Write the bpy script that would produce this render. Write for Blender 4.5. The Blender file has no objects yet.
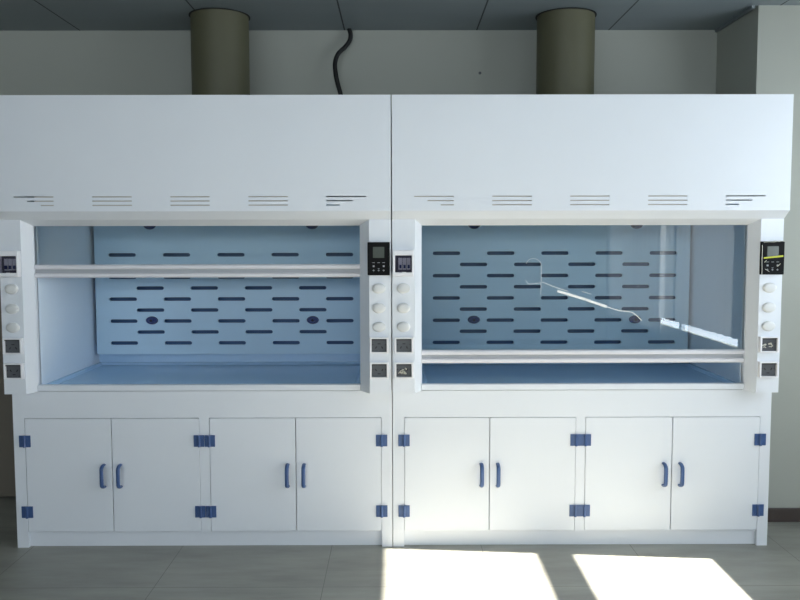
import bpy, bmesh, math, random
from mathutils import Vector, Matrix
random.seed(7)
S = bpy.context.scene
COL = S.collection

# ------------------------------------------------------------------ camera
cam_d = bpy.data.cameras.new('camera'); cam = bpy.data.objects.new('camera', cam_d); COL.objects.link(cam)
cam_d.sensor_fit = 'HORIZONTAL'; cam_d.sensor_width = 36.0; cam_d.lens = 36.0
cam_d.clip_start = .05; cam_d.clip_end = 200
PITCH, ROLL, YAW = .073, -.0018, .0032
cam.matrix_world = (Matrix.Translation((.0237, -3.7463, 1.4615)) @ Matrix.Rotation(-YAW, 4, 'Z')
                    @ Matrix.Rotation(math.pi/2 - PITCH, 4, 'X') @ Matrix.Rotation(ROLL, 4, 'Z'))
S.camera = cam

# ------------------------------------------------------------------ world, sun, exposure
W = bpy.data.worlds.new('sky'); S.world = W; W.use_nodes = True
bg = W.node_tree.nodes['Background']
bg.inputs['Color'].default_value = (.80, .895, 1.0, 1); bg.inputs['Strength'].default_value = 9.6
sd = bpy.data.lights.new('sun', 'SUN'); sun = bpy.data.objects.new('sun', sd); COL.objects.link(sun)
sd.energy = 44; sd.angle = math.radians(.45); sd.color = (1.0, .925, .83)
SUN = Vector((-1, .088, -.72)).normalized()
sun.rotation_euler = SUN.to_track_quat('-Z', 'Y').to_euler(); sun.location = (6, -1, 5)
def portal(x, y0, y1, z0, z1):
    d = bpy.data.lights.new('window_portal', 'AREA'); o = bpy.data.objects.new('window_portal', d); COL.objects.link(o)
    d.shape = 'RECTANGLE'; d.size = z1 - z0; d.size_y = y1 - y0; d.cycles.is_portal = True
    o.location = (x, (y0+y1)/2, (z0+z1)/2); o.rotation_euler = (0, math.pi/2, 0)
RX = 3.0                                  # right wall of the room
portal(RX + .08, -2.9, -.295, 1.10, 2.21)
portal(RX + .08, -7.2, -3.17, .53, 2.35)
d = bpy.data.lights.new('window_portal', 'AREA'); o = bpy.data.objects.new('window_portal', d); COL.objects.link(o)  # portal of the added rear fill window
d.shape = 'RECTANGLE'; d.size = 7.3; d.size_y = .75; d.cycles.is_portal = True
o.location = (-.85, -7.62, 2.125); o.rotation_euler = (math.pi/2, 0, 0)
S.view_settings.view_transform = 'Standard'; S.view_settings.look = 'None'
S.view_settings.gamma = 1; S.view_settings.exposure = -0.02; S.view_settings.use_curve_mapping = False
S.cycles.max_bounces = 10; S.cycles.diffuse_bounces = 7; S.cycles.transparent_max_bounces = 16

# ------------------------------------------------------------------ materials
def s2l(c): return tuple(((v/255)/12.92 if v/255 <= .04045 else ((v/255+.055)/1.055)**2.4) for v in c)
def mat(name, rgb, rough=.5, metal=0, noise=0, nscale=8, bump=0, bscale=200, spec=.5):
    m = bpy.data.materials.new(name); m.use_nodes = True; nt = m.node_tree; b = nt.nodes['Principled BSDF']
    c = s2l(rgb)
    b.inputs['Base Color'].default_value = (*c, 1); b.inputs['Roughness'].default_value = rough
    b.inputs['Metallic'].default_value = metal; b.inputs['Specular IOR Level'].default_value = spec
    tc = nt.nodes.new('ShaderNodeTexCoord')
    if noise:
        n = nt.nodes.new('ShaderNodeTexNoise'); n.inputs['Scale'].default_value = nscale; n.inputs['Detail'].default_value = 6
        nt.links.new(tc.outputs['Object'], n.inputs['Vector'])
        r = nt.nodes.new('ShaderNodeMapRange'); r.inputs['From Min'].default_value = .3; r.inputs['From Max'].default_value = .7
        r.inputs['To Min'].default_value = 1-noise; r.inputs['To Max'].default_value = 1+noise
        nt.links.new(n.outputs['Fac'], r.inputs['Value'])
        mx = nt.nodes.new('ShaderNodeVectorMath'); mx.operation = 'SCALE'; mx.inputs[0].default_value = c
        nt.links.new(r.outputs['Result'], mx.inputs['Scale']); nt.links.new(mx.outputs['Vector'], b.inputs['Base Color'])
    if bump:
        n = nt.nodes.new('ShaderNodeTexNoise'); n.inputs['Scale'].default_value = bscale
        nt.links.new(tc.outputs['Object'], n.inputs['Vector'])
        bp = nt.nodes.new('ShaderNodeBump'); bp.inputs['Strength'].default_value = bump; bp.inputs['Distance'].default_value = .002
        nt.links.new(n.outputs['Fac'], bp.inputs['Height']); nt.links.new(bp.outputs['Normal'], b.inputs['Normal'])
    return m
M = {}
M['pp'] = mat('white_polypropylene', (227, 230, 235), .38, noise=.012, nscale=3)
M['pp_in'] = mat('pale_blue_lining', (226, 236, 246), .4, noise=.012, nscale=3)
M['baffle'] = mat('blue_grey_baffle', (188, 214, 232), .35, noise=.015, nscale=4)
M['dark_in'] = mat('hood_inner_dark', (120, 120, 118), .7)
M['slot_shade'] = mat('dark_blue_slot_shade', (60, 92, 136), .5)
M['sash'] = mat('sash_rail_aluminium', (226, 224, 228), .35)
M['groove'] = mat('sash_groove', (170, 172, 176), .4)
M['blue'] = mat('blue_plastic', (66, 92, 138), .3, noise=.05, nscale=30)
M['nozzle'] = mat('dark_blue_plastic', (26, 44, 100), .4)
M['black'] = mat('black_plastic', (11, 11, 12), .6, spec=.15)
M['rubber'] = mat('black_rubber', (12, 12, 13), .55)
M['socket'] = mat('socket_grey', (84, 86, 90), .4)
M['socket_dk'] = mat('socket_hole', (12, 12, 12), .5)
M['frame'] = mat('white_socket_frame', (240, 238, 240), .35)
M['button'] = mat('button_cap', (222, 222, 220), .45)
M['screen'] = mat('lcd_screen', (72, 78, 70), .15)
M['key'] = mat('panel_print', (150, 152, 156), .4)
M['yellow'] = mat('yellow_tape', (190, 190, 40), .45)
M['film'] = mat('clear_film_shreds', (196, 192, 178), .3)
M['duct'] = mat('olive_grey_duct', (92, 90, 68), .55, noise=.05, nscale=5, bump=.1)
M['wall'] = mat('wall_paint', (170, 171, 161), .85, noise=.012, nscale=2.5, bump=.06)
M['base'] = mat('dark_baseboard', (74, 64, 60), .4)
M['trim'] = mat('ceiling_trim', (120, 128, 130), .5)
M['joint'] = mat('dark_joint', (30, 30, 28), .8)
M['frame_w'] = mat('window_frame_white', (220, 222, 224), .4)
M['reveal'] = mat('window_sill_white', (235, 233, 226), .5)
M['door'] = mat('brown_grey_door', (112, 104, 92), .6)
M['strip'] = mat('beige_liner', (190, 182, 172), .6)

def glass(name, tint, fac=1.0):
    m = bpy.data.materials.new(name); m.use_nodes = True; nt = m.node_tree; nt.nodes.clear()
    o = nt.nodes.new('ShaderNodeOutputMaterial'); t = nt.nodes.new('ShaderNodeBsdfTransparent'); g = nt.nodes.new('ShaderNodeBsdfGlossy')
    t.inputs['Color'].default_value = (*tint, 1); g.inputs['Roughness'].default_value = 0.0
    f = nt.nodes.new('ShaderNodeFresnel'); f.inputs['IOR'].default_value = 1.5
    k = nt.nodes.new('ShaderNodeMath'); k.operation = 'MULTIPLY'; k.inputs[1].default_value = fac
    mx = nt.nodes.new('ShaderNodeMixShader')
    nt.links.new(f.outputs[0], k.inputs[0]); nt.links.new(k.outputs[0], mx.inputs[0])
    nt.links.new(t.outputs[0], mx.inputs[1]); nt.links.new(g.outputs[0], mx.inputs[2]); nt.links.new(mx.outputs[0], o.inputs['Surface'])
    return m
M['glass'] = glass('sash_glass', (.97, .99, .988), 1.9)
M['wglass'] = glass('window_glass', (.98, .99, .99), .3)
def curtain_mat(nm='pale_curtain_cloth', tr=.11):
    m = bpy.data.materials.new(nm); m.use_nodes = True; nt = m.node_tree; nt.nodes.clear()
    o = nt.nodes.new('ShaderNodeOutputMaterial'); d = nt.nodes.new('ShaderNodeBsdfDiffuse'); t = nt.nodes.new('ShaderNodeBsdfTranslucent')
    d.inputs['Color'].default_value = (.5, .52, .52, 1); t.inputs['Color'].default_value = (tr, tr*1.04, tr*1.07, 1)
    mx = nt.nodes.new('ShaderNodeMixShader'); mx.inputs[0].default_value = .5
    nt.links.new(d.outputs[0], mx.inputs[1]); nt.links.new(t.outputs[0], mx.inputs[2]); nt.links.new(mx.outputs[0], o.inputs['Surface'])
    return m
M['curtain'] = curtain_mat(); M['sheer'] = curtain_mat('sheer_curtain_cloth', .24); M['heavy'] = curtain_mat('heavy_curtain_cloth', .07)

def tiles(name, base, joint, px, py, x0, y0, w, rough, mott=.22, double=False):
    """large square tiles with thin joints, laid out in world metres"""
    m = mat(name, base, rough); nt = m.node_tree; b = nt.nodes['Principled BSDF']; N = nt.nodes.new; L = nt.links.new
    g = N('ShaderNodeNewGeometry'); sx = N('ShaderNodeSeparateXYZ'); L(g.outputs['Position'], sx.inputs[0])
    def line(sock, off, per, ww):
        a = N('ShaderNodeMath'); a.operation = 'SUBTRACT'; L(sock, a.inputs[0]); a.inputs[1].default_value = off
        c = N('ShaderNodeMath'); c.operation = 'PINGPONG'; L(a.outputs[0], c.inputs[0]); c.inputs[1].default_value = per/2
        e = N('ShaderNodeMath'); e.operation = 'LESS_THAN'; L(c.outputs[0], e.inputs[0]); e.inputs[1].default_value = ww/2
        return e.outputs[0]
    l1 = line(sx.outputs['X'], x0, px, w); l2 = line(sx.outputs['Y'], y0, py, w)
    mx = N('ShaderNodeMath'); mx.operation = 'MAXIMUM'; L(l1, mx.inputs[0]); L(l2, mx.inputs[1])
    n = N('ShaderNodeTexNoise'); n.inputs['Scale'].default_value = 2.2; n.inputs['Detail'].default_value = 8; n.inputs['Roughness'].default_value = .62
    mp = N('ShaderNodeMapping'); mp.inputs['Scale'].default_value = (.6, 2.6, 1); L(g.outputs['Position'], mp.inputs[0]); L(mp.outputs[0], n.inputs['Vector'])
    r = N('ShaderNodeMapRange'); r.inputs['From Min'].default_value = .32; r.inputs['From Max'].default_value = .68
    r.inputs['To Min'].default_value = 1-mott; r.inputs['To Max'].default_value = 1+mott; L(n.outputs['Fac'], r.inputs['Value'])
    sc = N('ShaderNodeVectorMath'); sc.operation = 'SCALE'; sc.inputs[0].default_value = s2l(base); L(r.outputs['Result'], sc.inputs['Scale'])
    mc = N('ShaderNodeMix'); mc.data_type = 'RGBA'; L(mx.outputs[0], mc.inputs['Factor']); L(sc.outputs['Vector'], mc.inputs['A'])
    mc.inputs['B'].default_value = (*s2l(joint), 1); L(mc.outputs['Result'], b.inputs['Base Color'])
    return m
M['floor'] = tiles('grey_porcelain_tiles', (148, 147, 138), (108, 108, 101), .7182, .7182, -1.012, -.449, .003, .42)
M['ceil'] = tiles('grey_ceiling_panels', (134, 143, 147), (18, 20, 20), .7345, 40, -1.736, -20, .008, .5, mott=.03)

# ------------------------------------------------------------------ mesh helpers
def link(name, bm, m, parent=None, smooth=False, bevel=0, segs=2):
    bmesh.ops.remove_doubles(bm, verts=bm.verts, dist=1e-6)
    bmesh.ops.recalc_face_normals(bm, faces=bm.faces)
    me = bpy.data.meshes.new(name); bm.to_mesh(me); bm.free()
    mats = m if isinstance(m, (list, tuple)) else [m]
    for q in mats: me.materials.append(M[q])
    o = bpy.data.objects.new(name, me); COL.objects.link(o)
    if parent is not None: o.parent = parent
    if smooth:
        for p in me.polygons: p.use_smooth = True
        try: me.set_sharp_from_angle(angle=math.radians(40))
        except Exception: pass
    if bevel:
        b = o.modifiers.new('bevel', 'BEVEL'); b.width = bevel; b.segments = segs; b.limit_method = 'ANGLE'; b.angle_limit = math.radians(35)
    return o
def box(bm, x0, x1, y0, y1, z0, z1, mi=0):
    v = [bm.verts.new((x, y, z)) for x in (x0, x1) for y in (y0, y1) for z in (z0, z1)]
    for f in ((0,1,3,2), (4,6,7,5), (0,4,5,1), (2,3,7,6), (0,2,6,4), (1,5,7,3)):
        q = bm.faces.new([v[i] for i in f]); q.material_index = mi
def bx(*a):
    bm = bmesh.new(); box(bm, *a); return bm
def prism_x(bm, prof, x0, x1, xo=None, mi=0):
    """extrude a (y,z) profile along x"""
    A = [bm.verts.new((x0, y, z)) for y, z in prof]; B = [bm.verts.new((x1, y, z)) for y, z in prof]
    n = len(prof)
    for i in range(n):
        q = bm.faces.new((A[i], A[(i+1) % n], B[(i+1) % n], B[i])); q.material_index = mi
    bm.faces.new(A).material_index = mi; bm.faces.new(B).material_index = mi
def prism_z(bm, prof, z0, z1, mi=0):
    A = [bm.verts.new((x, y, z0)) for x, y in prof]; B = [bm.verts.new((x, y, z1)) for x, y in prof]
    n = len(prof)
    for i in range(n):
        bm.faces.new((A[i], A[(i+1) % n], B[(i+1) % n], B[i])).material_index = mi
    bm.faces.new(A).material_index = mi; bm.faces.new(B).material_index = mi
def stadium(cx, cz, w, h, n=5):
    r = h/2; pts = []
    for s, a0 in ((1, -90), (-1, 90)):
        for k in range(n+1):
            a = math.radians(a0 + 180*k/n); pts.append((cx + s*(w/2 - r) + r*math.cos(a), cz + r*math.sin(a)))
    return pts
def rect(x0, x1, z0, z1): return [(x0, z0), (x1, z0), (x1, z1), (x0, z1)]
def plate(outer, holes, y0, y1):
    """plate in the XZ plane, thickness y0..y1, with real through holes"""
    bm = bmesh.new(); allv = []
    for y in (y0, y1):
        vs = []; es = []
        loops = []
        for lp in [outer] + holes:
            v = [bm.verts.new((x, y, z)) for x, z in lp]; loops.append(v)
            es += [bm.edges.new((v[i], v[(i+1) % len(v)])) for i in range(len(v))]
        bmesh.ops.triangle_fill(bm, use_beauty=True, use_dissolve=False, edges=es)
        allv.append(loops)
    for a, b in zip(*allv):
        n = len(a)
        for i in range(n): bm.faces.new((a[i], a[(i+1) % n], b[(i+1) % n], b[i]))
    return bm
def cyl_y(bm, cx, cz, y0, y1, rx, rz=None, n=28, r1=None, mi=0):
    """round boss along y; r1 = front radius factor"""
    rz = rz or rx; k = 1 if r1 is None else r1
    A = [bm.verts.new((cx + rx*math.cos(2*math.pi*i/n), y1, cz + rz*math.sin(2*math.pi*i/n))) for i in range(n)]
    B = [bm.verts.new((cx + k*rx*math.cos(2*math.pi*i/n), y0, cz + k*rz*math.sin(2*math.pi*i/n))) for i in range(n)]
    for i in range(n): bm.faces.new((A[i], A[(i+1) % n], B[(i+1) % n], B[i])).material_index = mi
    bm.faces.new(A).material_index = mi; bm.faces.new(B).material_index = mi
def cyl_z(bm, cx, cy, z0, z1, r, n=24, cap=True):
    A = [bm.verts.new((cx + r*math.cos(2*math.pi*i/n), cy + r*math.sin(2*math.pi*i/n), z0)) for i in range(n)]
    B = [bm.verts.new((cx + r*math.cos(2*math.pi*i/n), cy + r*math.sin(2*math.pi*i/n), z1)) for i in range(n)]
    for i in range(n): bm.faces.new((A[i], A[(i+1) % n], B[(i+1) % n], B[i]))
    if cap: bm.faces.new(A); bm.faces.new(B)
def tube(bm, pts, r, n=8, flat=1.0, mi=0):
    pts = [Vector(p) for p in pts]; rings = []
    up = Vector((0, 1, 0))
    for i, p in enumerate(pts):
        t = (pts[min(i+1, len(pts)-1)] - pts[max(i-1, 0)]).normalized()
        a = t.cross(up)
        a = a.normalized() if a.length > 1e-4 else Vector((1, 0, 0))
        b = a.cross(t).normalized()
        rings.append([bm.verts.new(p + a*r*math.cos(2*math.pi*k/n) + b*r*flat*math.sin(2*math.pi*k/n)) for k in range(n)])
    for A, B in zip(rings, rings[1:]):
        for k in range(n): bm.faces.new((A[k], A[(k+1) % n], B[(k+1) % n], B[k])).material_index = mi
    bm.faces.new(rings[0]).material_index = mi; bm.faces.new(rings[-1]).material_index = mi
def spline(P, m=8):
    P = [Vector(p) for p in P]; out = []
    for i in range(len(P)-1):
        a = P[max(i-1, 0)]; b = P[i]; c = P[i+1]; d = P[min(i+2, len(P)-1)]
        for k in range(m):
            t = k/m; out.append(.5*((2*b) + (-a+c)*t + (2*a-5*b+4*c-d)*t*t + (-a+3*b-3*c+d)*t**3))
    out.append(P[-1]); return out
def thing(name, label, cat, loc=(0, 0, 0), group=None):
    o = bpy.data.objects.new(name, None); COL.objects.link(o); o.location = loc; o.empty_display_size = .1
    o['label'] = label; o['category'] = cat
    if group: o['group'] = group
    return o
def tag(o, label, cat, group=None):
    o['label'] = label; o['category'] = cat
    if group: o['group'] = group
    return o
def struct(name, bm, m, **k):
    o = link(name, bm, m, **k); o['kind'] = 'structure'; return o

# ------------------------------------------------------------------ the room
LX, FY, BW, CH = -5.0, -7.5, .80, 2.633
T = .04
W1 = (-2.9, -.295, 1.104, 2.21); W2 = (-7.2, -3.17, .53, 2.35); FILL_W = (-4.5, 2.8, 1.75, 2.50)
struct('floor', bx(LX, RX, FY, BW, -.05, 0), 'floor')
struct('ceiling', bx(LX, RX, FY, BW, CH, CH+.05), 'ceil')
struct('wall_back', bx(LX, 1.81, BW, BW+.1, 0, CH), 'wall')
struct('wall_left', bx(LX-.1, LX, FY, BW, 0, CH), 'wall')
bm = bmesh.new()
box(bm, LX, RX, FY-.06, FY, 0, FILL_W[2]); box(bm, LX, RX, FY-.06, FY, FILL_W[3], CH); box(bm, LX, FILL_W[0], FY-.06, FY, FILL_W[2], FILL_W[3]); box(bm, FILL_W[1], RX, FY-.06, FY, FILL_W[2], FILL_W[3])
struct('wall_rear', bm, 'wall')
bm = bmesh.new()
for k in range(6):
    x = FILL_W[0] + (FILL_W[1]-FILL_W[0])*k/5; x = min(max(x, FILL_W[0]+.025), FILL_W[1]-.025); box(bm, x-.025, x+.025, FY-.06, FY, FILL_W[2], FILL_W[3])
fill_w = struct('added_fill_window', bm, 'frame_w'); link('window_pane', bx(FILL_W[0], FILL_W[1], FY-.035, FY-.029, FILL_W[2], FILL_W[3]), 'wglass', fill_w)  # unseen high window, added to the rear wall for soft frontal light
bm = bmesh.new(); prism_z(bm, [(1.829, .335), (RX, .335), (RX, BW+.1), (1.808, BW+.1), (1.808, BW)], 0, CH); struct('wall_pier', bm, 'wall')
struct('door_1', bx(-2.9, -1.93, .735, BW, .012, 1.95), 'door', bevel=.003)
struct('trim_2', bx(-2.96, -2.9, .77, BW, 0, 2.01), 'door')
struct('baseboard_pier', bx(1.83, RX, .318, .335, 0, .072), 'base', bevel=.003)
struct('trim_1', bx(1.795, 1.812, .335, BW, CH-.014, CH), 'trim')
struct('baseboard_rear', bx(LX, RX, FY, FY+.017, 0, .085), 'base')
# right wall with two window openings
bm = bmesh.new()
box(bm, RX, RX+T, FY, W2[0], 0, CH); box(bm, RX, RX+T, W2[0], W2[1], 0, W2[2]); box(bm, RX, RX+T, W2[0], W2[1], W2[3], CH)
box(bm, RX, RX+T, W2[1], W1[0], 0, CH); box(bm, RX, RX+T, W1[0], W1[1], 0, W1[2]); box(bm, RX, RX+T, W1[0], W1[1], W1[3], CH)
box(bm, RX, RX+T, W1[1], BW, 0, CH)
struct('wall_right', bm, 'wall')
def window(name, w, transoms, mullions, parent=None):
    y0, y1, z0, z1 = w
    bm = bmesh.new()
    for a, b in transoms: box(bm, RX, RX+T, y0, y1, a, b)
    for c in mullions: box(bm, RX, RX+T, c-.03, c+.03, z0, z1)
    if not transoms: box(bm, RX, RX+T, y0, y1, z1-.03, z1)
    o = struct(name, bm, 'frame_w')
    p = link('window_pane', bx(RX+.018, RX+.024, y0, y1, z0, z1), 'wglass', o)
    return o
window('window_1', W1, [(1.58, 1.679)], [-1.6])
window('window_2', W2, [], [-4.6, -6.0])
# lived-in edge of the right wall
struct('baseboard_right', bx(RX-.017, RX, FY, .30, 0, .085), 'base')

# ------------------------------------------------------------------ curtains on the right wall (seen in the sash glass)
def curtain(y0, y1, z0, label, fold=.022, per=.16, m='curtain'):
    bm = bmesh.new(); n = int((y1-y0)/.02); A = []; B = []
    for i in range(n+1):
        y = y0 + (y1-y0)*i/n; x = RX - .07 + fold*math.sin(2*math.pi*y/per + .8*math.sin(y*3.1)) 
        A.append(bm.verts.new((x, y, z0))); B.append(bm.verts.new((x*1.0 - 0, y, 2.50)))
    for i in range(n): bm.faces.new((A[i], A[i+1], B[i+1], B[i]))
    o = link('curtain', bm, m, smooth=True); tag(o, label, 'curtain', 'curtains along the right wall')
    return o
curtain(-4.86, -2.9, .622, 'pale hanging curtain nearest the hoods on the window wall')
curtain(-5.03, -4.865, .622, 'narrow sheer curtain between two heavier ones on the window wall', m='sheer')
curtain(-7.3, -5.05, .30, 'longer pale curtain next to the rear wall', m='heavy')

# ------------------------------------------------------------------ base cabinets
HW = 1.797                                   # width of one unit, leaving a hairline joint
def cabinet(x0, label, D):
    t = thing('base_cabinet', label, 'cabinet', (x0, 0, 0), 'white base cabinets under the fume hoods')
    X = lambda v: v
    bm = bmesh.new()
    box(bm, 0, .053, 0, .76, 0, .757); box(bm, HW-.05, HW, 0, .76, 0, .757)      # side panels with feet
    box(bm, .053, HW-.05, 0, .76, .629, .757)                                   # apron
    box(bm, D[2]+.002, D[3]-.002, 0, .018, .075, .629)                                    # centre stile
    box(bm, .053, HW-.05, .03, .76, .075, .629)                                 # carcass behind the doors
    link('body', bm, 'pp', t)
    link('kickboard', bx(.053, HW-.05, .02, .038, 0, .075), 'pp', t, bevel=.001)
    doors = [(D[0], D[1]-.002, 0), (D[1]+.002, D[2], 1), (D[3], D[4]-.002, 0), (D[4]+.002, D[5], 1)]
    for i, (a, b, side) in enumerate(doors):
        d = link('door', bx(a, b, -.001, .019, .0785, .6265), 'pp', t, bevel=.0012, segs=1)
        # handle : bent D-shaped blue bar
        hx = b - .037 if side == 0 else a + .037
        bm = bmesh.new(); z0, z1 = .298, .404
        path = spline([(hx, .0, z1), (hx, -.018, z1-.001), (hx, -.034, z1-.010), (hx, -.037, z1-.024),
                       (hx, -.037, (z0+z1)/2), (hx, -.037, z0+.024), (hx, -.034, z0+.010), (hx, -.018, z0+.001), (hx, .0, z0)], 4)
        # sweep with a fixed side axis so the bar keeps a flat oval section
        rings = []
        for k, p in enumerate(path):
            tt = (path[min(k+1, len(path)-1)] - path[max(k-1, 0)]).normalized(); s = Vector((1, 0, 0)); q = tt.cross(s).normalized()
            rings.append([bm.verts.new(p + s*.0095*math.cos(2*math.pi*j/10) + q*.006*math.sin(2*math.pi*j/10)) for j in range(10)])
        for A, B in zip(rings, rings[1:]):
            for j in range(10): bm.faces.new((A[j], A[(j+1) % 10], B[(j+1) % 10], B[j]))
        bm.faces.new(rings[0]); bm.faces.new(rings[-1])
        link('handle', bm, 'blue', d, smooth=True)
        # hinges on the outer side
        px = a - .002 if side == 0 else b + .002
        s = 1 if side == 0 else -1
        for zc in (.5185, .175):
            bm = bmesh.new()
            for e in (-1, 1):                      # the two leaves
                lo, hi = sorted((px + e*.004, px + e*(.027 if (e == s or i in (0, 3)) else .0225)))
                box(bm, lo, hi, -.0055, -.001, zc-.028, zc+.028)
            cyl_z(bm, px, -.0085, zc-.0285, zc+.0285, .0062, 14)
            for e in (-1, 1):
                for dz in (-.016, .016): cyl_y(bm, px + e*.0155, zc+dz, -.0068, -.0055, .0035, n=10)
            link('hinge', bm, 'blue', d, bevel=.0008, segs=1)
    return t
cabinet(-1.7995, 'left white base cabinet with four doors, under the hood whose sash is raised', (.0555, .4635, .8795, .9305, 1.338, 1.7445))
cabinet(.001, 'right white base cabinet with four doors, beside the sunlit right wall', (.0545, .4600, .8690, .9170, 1.330, 1.7455))

# ------------------------------------------------------------------ fume hoods
P = -.067
def sock(hood, x, zc, kind, w=.088, shreds=False):
    z0, z1 = zc-.0365, zc+.0365
    bm = plate(rect(x-w/2, x+w/2, z0, z1), [rect(x-w/2+.009, x+w/2-.009, z0+.006, z1-.006)], P-.022, P)
    o = link('power_socket', bm, 'frame', hood, bevel=.002)
    bm = bmesh.new(); box(bm, x-w/2+.009, x+w/2-.009, P-.010, P, z0+.006, z1-.006)
    link('socket_face', bm, 'socket', o)
    bm = bmesh.new()
    box(bm, x-w/2+.010, x+w/2-.010, P-.0205, P-.010, z1-.011, z1-.007)     # hinged lid edge
    pts = ((-.015, .002, 25), (.015, .002, -25), (0, -.016, 90)) if kind == 'low' else ((0, .007, 90), (-.014, -.010, -25), (.014, -.010, 25))
    for dx, dz, a in pts:
        c = math.cos(math.radians(a+90)); s = math.sin(math.radians(a+90)); L, h = .0065, .0022
        q = [(x+dx + c*u*L - s*v*h, zc+dz + (s*u*L + c*v*h)*.8) for u, v in ((-1, -1), (1, -1), (1, 1), (-1, 1))]
        A = [bm.verts.new((p0, P-.0112, p1)) for p0, p1 in q]; B = [bm.verts.new((p0, P-.0095, p1)) for p0, p1 in q]
        for i in range(4): bm.faces.new((A[i], A[(i+1) % 4], B[(i+1) % 4], B[i]))
        bm.faces.new(A); bm.faces.new(B)
    for dx in (-.029, .029): cyl_y(bm, x+dx, zc+.004, P-.0112, P-.0095, .0025, n=10)
    link('socket_slot', bm, 'socket_dk', o)
    if shreds:
        bm = bmesh.new(); rnd = random.Random(int(x*1000)+5)
        for k in range(12):
            u = x - .008 + rnd.uniform(-.019, .019); v = zc - .004 + rnd.uniform(-.015, .012); a = rnd.uniform(0, 3.1)
            p = [(u, P-.013, v), (u+.008*math.cos(a), P-.016, v+.005*math.sin(a)), (u+.012*math.cos(a+.7), P-.013, v+.008*math.sin(a+.7))]
            tube(bm, spline(p, 3), .0022, 5)
        s = link('film_shreds', bm, 'film', o); s['label'] = 'torn shreds of clear protective film'
def panel(hood, x, tape=False):
    w2 = .051 if not tape else .054
    z0, z1 = 1.307, 1.459
    c = link('control_panel', bx(x-w2, x+w2, P-.016, P, z0, z1), 'black', hood, bevel=.003)
    link('screen', bx(x-.026, x+.026, P-.0172, P-.016, 1.387, 1.437), 'screen', c)
    bm = bmesh.new()
    for r, zz in enumerate((1.365, 1.349, 1.329)):
        for k in (-1, 0, 1):
            if r == 0: box(bm, x+k*.023-.006, x+k*.023+.006, P-.0168, P-.016, zz-.001, zz+.001)
            elif r == 1 and k: 
                box(bm, x+k*.023-.004, x+k*.023+.004, P-.0168, P-.016, zz-.004, zz+.004)
            elif r == 2:
                box(bm, x+k*.023-.0045, x+k*.023+.0045, P-.0168, P-.016, zz-.001, zz+.0015); box(bm, x+k*.023-.001, x+k*.023+.001, P-.0168, P-.016, zz-.004, zz+.005)
        if r == 1: box(bm, x-.004, x+.004, P-.0168, P-.016, zz-.012, zz-.010)
    link('keypad_print', bm, 'key', c)
    if tape:
        bm = bmesh.new()
        A = [(x-.042, 1.380), (x+.046, 1.388), (x+.046, 1.396), (x-.042, 1.3865)]
        a = [bm.verts.new((p, P-.0205, q)) for p, q in A]; b = [bm.verts.new((p, P-.0172, q)) for p, q in A]
        for i in range(4): bm.faces.new((a[i], a[(i+1) % 4], b[(i+1) % 4], b[i]))
        bm.faces.new(a); bm.faces.new(b)
        link('tape_strip', bm, 'yellow', c)['label'] = 'yellow tape across the screen'
        rnd = random.Random(3)
        for (u0, v0, u1, v1) in ((-.045, 1.455, .05, 1.461), (.0, 1.461, .05, 1.458), (-.05, 1.31, -.052, 1.44), (-.035, 1.33, -.015, 1.322), (.02, 1.345, .034, 1.356), (-.04, 1.362, -.03, 1.372)):
            pts = [(x + u0 + (u1-u0)*k/4, P-.018 - rnd.uniform(0, .004), v0 + (v1-v0)*k/4 + rnd.uniform(-.002, .002)) for k in range(5)]
            bm = bmesh.new(); tube(bm, spline(pts, 3), .0012, 5); link('film_crease', bm, 'film', c)['label'] = 'wrinkled edge of the protective film'
def breaker(hood, x):
    z0, z1 = 1.303, 1.422; w = .048
    bm = plate(rect(x-w, x+w, z0, z1), [rect(x-w+.011, x+w-.009, z0+.018, z1-.024)], P-.030, P)
    o = link('breaker_box', bm, 'frame', hood, bevel=.003)
    bm = bmesh.new(); box(bm, x-w+.011, x+w-.009, P-.006, P, z0+.018, z1-.024)
    link('switch_bay', bm, 'bay', o)
    bm = bmesh.new()
    for k in range(3):
        xx = x - .022 + k*.019
        box(bm, xx, xx+.017, P-.014, P-.006, z0+.030, z1-.036)
    link('breaker_module', bm, 'button', o)
    bm = bmesh.new()
    for k in range(3):
        xx = x - .018 + k*.019; box(bm, xx, xx+.010, P-.022, P-.014, z0+.036, z0+.052)
    link('switch_toggle', bm, 'nozzle', o)
    bm = bmesh.new(); box(bm, x-w+.011, x+w-.009, P-.029, P-.027, z0+.018, z1-.024)
    link('clear_cover', bm, 'smoke', o)
    link('cover_latch', bx(x-.006, x+.012, P-.034, P-.028, z0+.014, z0+.020), 'frame', o, bevel=.001)
M['bay'] = mat('breaker_bay', (84, 82, 92), .6)
M['streak_white'] = mat('white_streak', (244, 244, 242), .3)
M['smoke'] = glass('smoky_cover', (.82, .81, .86), .7)
def buttons(hood, x):
    for z in (1.246, 1.155, 1.068):
        bm = bmesh.new(); n = 28; prev = None
        prof = [(1, 0), (1, -.004), (.93, -.0075), (.75, -.010), (.4, -.0115), (0.02, -.012)]
        for f, dy in prof:
            ring = [bm.verts.new((x + .031*f*math.cos(2*math.pi*i/n), P+dy, z + .0235*f*math.sin(2*math.pi*i/n))) for i in range(n)]
            if prev:
                for i in range(n): bm.faces.new((prev[i], prev[(i+1) % n], ring[(i+1) % n], ring[i]))
            prev = ring
        bm.faces.new(prev)
        link('valve_cap', bm, 'button', hood, smooth=True)

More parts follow.
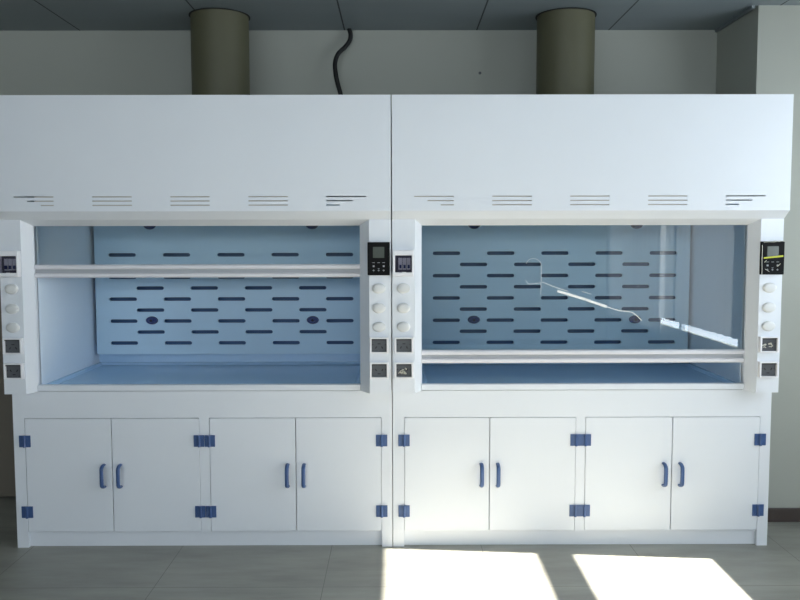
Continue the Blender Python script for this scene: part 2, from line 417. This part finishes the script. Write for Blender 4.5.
STREAKS = [([(0.629, 1.357), (0.64, 1.374), (0.662, 1.381), (0.684, 1.374), (0.698, 1.357), (0.7, 1.317), (0.699, 1.21)], 0.001), ([(0.626, 1.28), (0.641, 1.262), (0.668, 1.263), (0.699, 1.266)], 0.0012), ([(0.705, 1.27), (0.772, 1.244), (0.829, 1.226)], 0.0014), ([(0.777, 1.228), (0.837, 1.21), (0.909, 1.188)], 0.0062), ([(0.911, 1.187), (0.957, 1.171), (1.011, 1.153)], 0.0062), ([(1.013, 1.152), (1.069, 1.135), (1.132, 1.125), (1.178, 1.087)], 0.002), ([(0.892, 1.226), (0.937, 1.212)], 0.0014)]
def hood(x0, sash_z, label, right=False):
    J = (.1365, .1345) if right else (.1285, .1455); OL = J[0] + .001; FI = .104 if right else .101
    t = thing('fume_hood', label, 'fume hood', (x0, 0, 0), 'white fume hoods standing side by side')
    U = -.119; TOP = 2.115
    # upper front panel with rows of ventilation slits
    holes = []
    for i, (a, b) in enumerate(((.100, .279), (.452, .631), (.804, .981), (1.155, 1.333), (1.506, 1.686))):
        for r, z in enumerate((1.664, 1.645, 1.626)):
            aa = a + (.060*r if i == 0 else 0); bb = b - (.060*r if i == 4 else 0)
            holes.append(rect(aa, bb, z-.0026, z+.0026))
    link('upper_panel', plate(rect(0, HW, 1.599, TOP), holes, U, U+.006), 'pp', t)
    link('vent_liner', bx(.10 if right else .19, 1.50, U+.008, U+.011, 1.612, 1.678), 'strip', t)
    # shell: sides, back, top, floor of the upper compartment
    bm = bmesh.new()
    for a, b in ((0, .008), (HW-.008, HW)):
        prism_x(bm, [(U+.006, 1.600), (U+.006, TOP), (.785, TOP), (.785, .757), (P+.006, .757), (P+.006, 1.5616)], a, b)
    box(bm, .008, HW-.008, .777, .785, .757, TOP)
    box(bm, .008, HW-.008, U+.006, .777, TOP-.008, TOP)
    link('shell', bm, 'pp', t)
    # lining of the working chamber
    bm = bmesh.new()
    box(bm, J[0]-.003, J[0]+.004, .030, .770, .757, 1.64); box(bm, HW-J[1]-.004, HW-J[1]+.003, .030, .770, .757, 1.64)
    box(bm, J[0]-.003, HW-J[1]+.003, .768, .776, .757, 1.64, 1)
    box(bm, J[0]-.003, HW-J[1]+.003, .045, .768, 1.64, 1.65)
    for sx, e in ((J[0]+.004, 1), (HW-J[1]-.004, -1)):                         # low relief ribs on the side linings
        for k in range(8):
            z = 1.396 - .062*k - .0
            lo, hi = sorted((sx, sx + e*.0012)); box(bm, lo, hi, .22, .56, z-.004, z+.004)
    link('lining', bm, ['pp_in', 'worktop'], t)
    # header, sloping back from the upper panel to the opening
    bm = bmesh.new()
    prism_x(bm, [(U, 1.599), (P, 1.5625), (.002, 1.536), (.010, 1.536), (.010, 1.60), (U+.012, 1.612)], J[0], HW-J[1])
    for a, b, s in ((0, J[0], 0), (HW-J[1], HW, 1)):                # mitred ends down to the posts
        A = [(U, 1.599), (P, 1.5625), (P+.004, 1.5625), (U+.012, 1.612)]
        prism_x(bm, A, a, b)
    for s in (0, 1):                                                # triangular mitre piece
        f = (lambda v: v) if s == 0 else (lambda v: HW - v)
        v = [bm.verts.new(q) for q in ((f(FI), P, 1.5625), (f(J[s]), P, 1.5625), (f(J[s]), .002, 1.536))]
        bm.faces.new(v)
    link('header', bm, 'pp', t)
    # posts : front face, splayed inner return and sash track
    for s in (0, 1):
        f = (lambda v: v) if s == 0 else (lambda v: HW - v)
        bm = bmesh.new()
        prof = [(0, P), (FI, P), (J[s], -.002), (J[s], .010), (J[s]-.005, .010), (J[s]-.005, .030), (J[s], .030), (J[s], .040), (.008, .040), (.008, P+.006), (0, P+.006)]
        pr = [(f(x), y) for x, y in prof]
        A = [bm.verts.new((x, y, .757)) for x, y in pr]; B = []
        for x, y in pr:
            z = 1.5625
            if y > P+.01: z = 1.5625 - (min(y, .002) - P)/(.002 - P)*.0265
            B.append(bm.verts.new((x, y, z)))
        n = len(pr)
        for i in range(n): bm.faces.new((A[i], A[(i+1) % n], B[(i+1) % n], B[i]))
        bm.faces.new(A); bm.faces.new(B)
        link('post', bm, 'pp', t)
    # worktop with a raised lip
    bm = bmesh.new()
    x0_, x1_ = OL, HW-J[1]-.001
    box(bm, x0_+.0, x1_, .018, .766, .7575, .768); prism_x(bm, [(-.010, .7612), (-.010, .787), (-.008, .7885), (.018, .7885), (.018, .7612)], x0_, x1_, mi=1)
    prism_x(bm, [(.018, .768), (.018, .7880), (.022, .7880), (.036, .768)], x0_, x1_)
    prism_x(bm, [(.766, .768), (.766, .781), (.748, .781), (.736, .768)], x0_, x1_)
    for s in (0, 1):
        f = (lambda v: v) if s == 0 else (lambda v: HW - v)
        A = [(f(J[s]+.004), .768), (f(J[s]+.004), .781), (f(J[s]+.022), .781), (f(J[s]+.034), .768)]
        a = [bm.verts.new((x, .02, z)) for x, z in A]; b = [bm.verts.new((x, .76, z)) for x, z in A]
        for i in range(4): bm.faces.new((a[i], a[(i+1) % 4], b[(i+1) % 4], b[i]))
        bm.faces.new(a); bm.faces.new(b)
    link('worktop', bm, ['worktop', 'pp'], t)
    # baffle with staggered slots
    holes = []
    for r in range(9):
        z = (1.396 if right else 1.390) - (.0620 if right else .0612)*r
        st, n = (.2975, 5) if r % 2 == 0 else (.4475, 4)
        st += -.002 if right else .008
        for k in range(n): holes.append(stadium(st + .300*k, z, .153, .0200))
    bf = link('baffle', plate(rect(.154, HW-.154, .838, 1.63), holes, .681, .693), 'baffle', t)
    for zz in (1.027, 1.552):
        for xx in ((.448, 1.345) if right else (.462, 1.355)):
            bm = bmesh.new()
            cyl_y(bm, xx, zz, .668, .681, .034, .0225, r1=.86)
            cyl_y(bm, xx, zz, .664, .669, .017, .0115, r1=.8); cyl_y(bm, xx, zz, .6625, .6645, .007, .006, mi=1)
            nz = link('nozzle', bm, ['nozzle', 'rubber'], bf, smooth=True)
    link('slot_shade', bx(.154, HW-.154, .742, .767, .865, 1.63), 'slot_shade', t)  # sheet behind the slots, shade of the deep cavity put into its colour
    # sash
    z = sash_z
    prof = [(.026, 0), (.002, 0), (-.006, .004), (-.008, .008), (-.008, .017), (-.004, .0205), (.006, .0215), (.006, .0400), (-.004, .041), (-.008, .0445), (-.008, .0535), (-.006, .0575), (.002, .0615), (.026, .0615)]
    prof = [(y + .004, z+q) for y, q in prof]
    bm = bmesh.new(); prism_x(bm, prof, J[0]+.0005, HW-J[1]-.0005)
    for a, b in ((J[0]-.004, J[0]+.0005), (HW-J[1]-.0005, HW-J[1]+.004)): box(bm, a, b, .011, .029, z, z+.0615)
    sh = link('sash', bm, 'sash', t)
    link('rail_groove', bx(J[0]+.002, HW-J[1]-.002, .0085, .0101, z+.0222, z+.0393), 'groove', sh)
    gp = link('glass_pane', bx(J[0]-.0035, HW-J[1]+.0035, .013, .018, z+.060, 1.98), 'glass', sh)
    if right:                                                     # thin white tubes laid on the glass
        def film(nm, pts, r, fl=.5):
            bm = bmesh.new(); tube(bm, spline([(a, .0115, b) for a, b in pts], 4), r, 6, fl); return link(nm, bm, 'streak_white', gp, smooth=True)
        for pts, r in STREAKS: film('glass_streak', pts, r)
    # things on the posts
    buttons(t, .0515); buttons(t, HW-.057)
    breaker(t, .0505); panel(t, HW-.057 if not right else HW-.0535, tape=right)
    rx = HW - .0565 
    sock(t, .053, .9835, 'up'); sock(t, .053, .867, 'low', shreds=right)
    sock(t, rx, .9835, 'up', shreds=right); sock(t, rx, .867, 'low')
    return t
M['worktop'] = mat('glossy_blue_worktop', (178, 210, 238), .22, noise=.01)
hood(-1.802, 1.2945, 'left white fume hood with its glass sash raised high')
hood(.0, .887, 'right white fume hood with its glass sash lowered near the worktop', right=True)

# ------------------------------------------------------------------ ducts, cable, small wall marks
for x, lab in ((-.899, 'round olive-grey exhaust duct rising from the left fume hood'), (.905, 'round olive-grey exhaust duct rising from the right fume hood')):
    t = thing('exhaust_duct', lab, 'duct', (x, .52, 2.115), 'exhaust ducts above the hoods')
    bm = bmesh.new(); cyl_z(bm, 0, 0, 0, CH-2.115, .149, 48, cap=False); link('pipe', bm, 'duct', t, smooth=True)
    bm = bmesh.new(); n = 48
    R = [[bm.verts.new((r*math.cos(2*math.pi*i/n), r*math.sin(2*math.pi*i/n), z)) for i in range(n)] for r, z in ((.149, CH-2.1195), (.157, CH-2.1195), (.157, CH-2.115-.0005))]
    for A, B in zip(R, R[1:]):
        for i in range(n): bm.faces.new((A[i], A[(i+1) % n], B[(i+1) % n], B[i]))
    link('collar', bm, 'joint', t)
bm = bmesh.new()
tube(bm, spline([(-.240, .770, 2.633), (-.232, .765, 2.60), (-.238, .76, 2.565), (-.262, .75, 2.530), (-.300, .74, 2.490), (-.316, .73, 2.438), (-.312, .72, 2.38), (-.300, .71, 2.32), (-.283, .70, 2.25), (-.275, .69, 2.114)], 8), .0125, 12)
tag(link('cable', bm, 'rubber', smooth=True), 'black flexible cable hanging from the ceiling behind the left hood', 'cable')
bm = bmesh.new(); cyl_y(bm, .487, 2.399, .7995-.003, .7999, .008, n=14, r1=.8)
tag(link('wall_plug', bm, 'socket', smooth=True), 'tiny grey plug in the back wall above the right hood', 'wall plug')
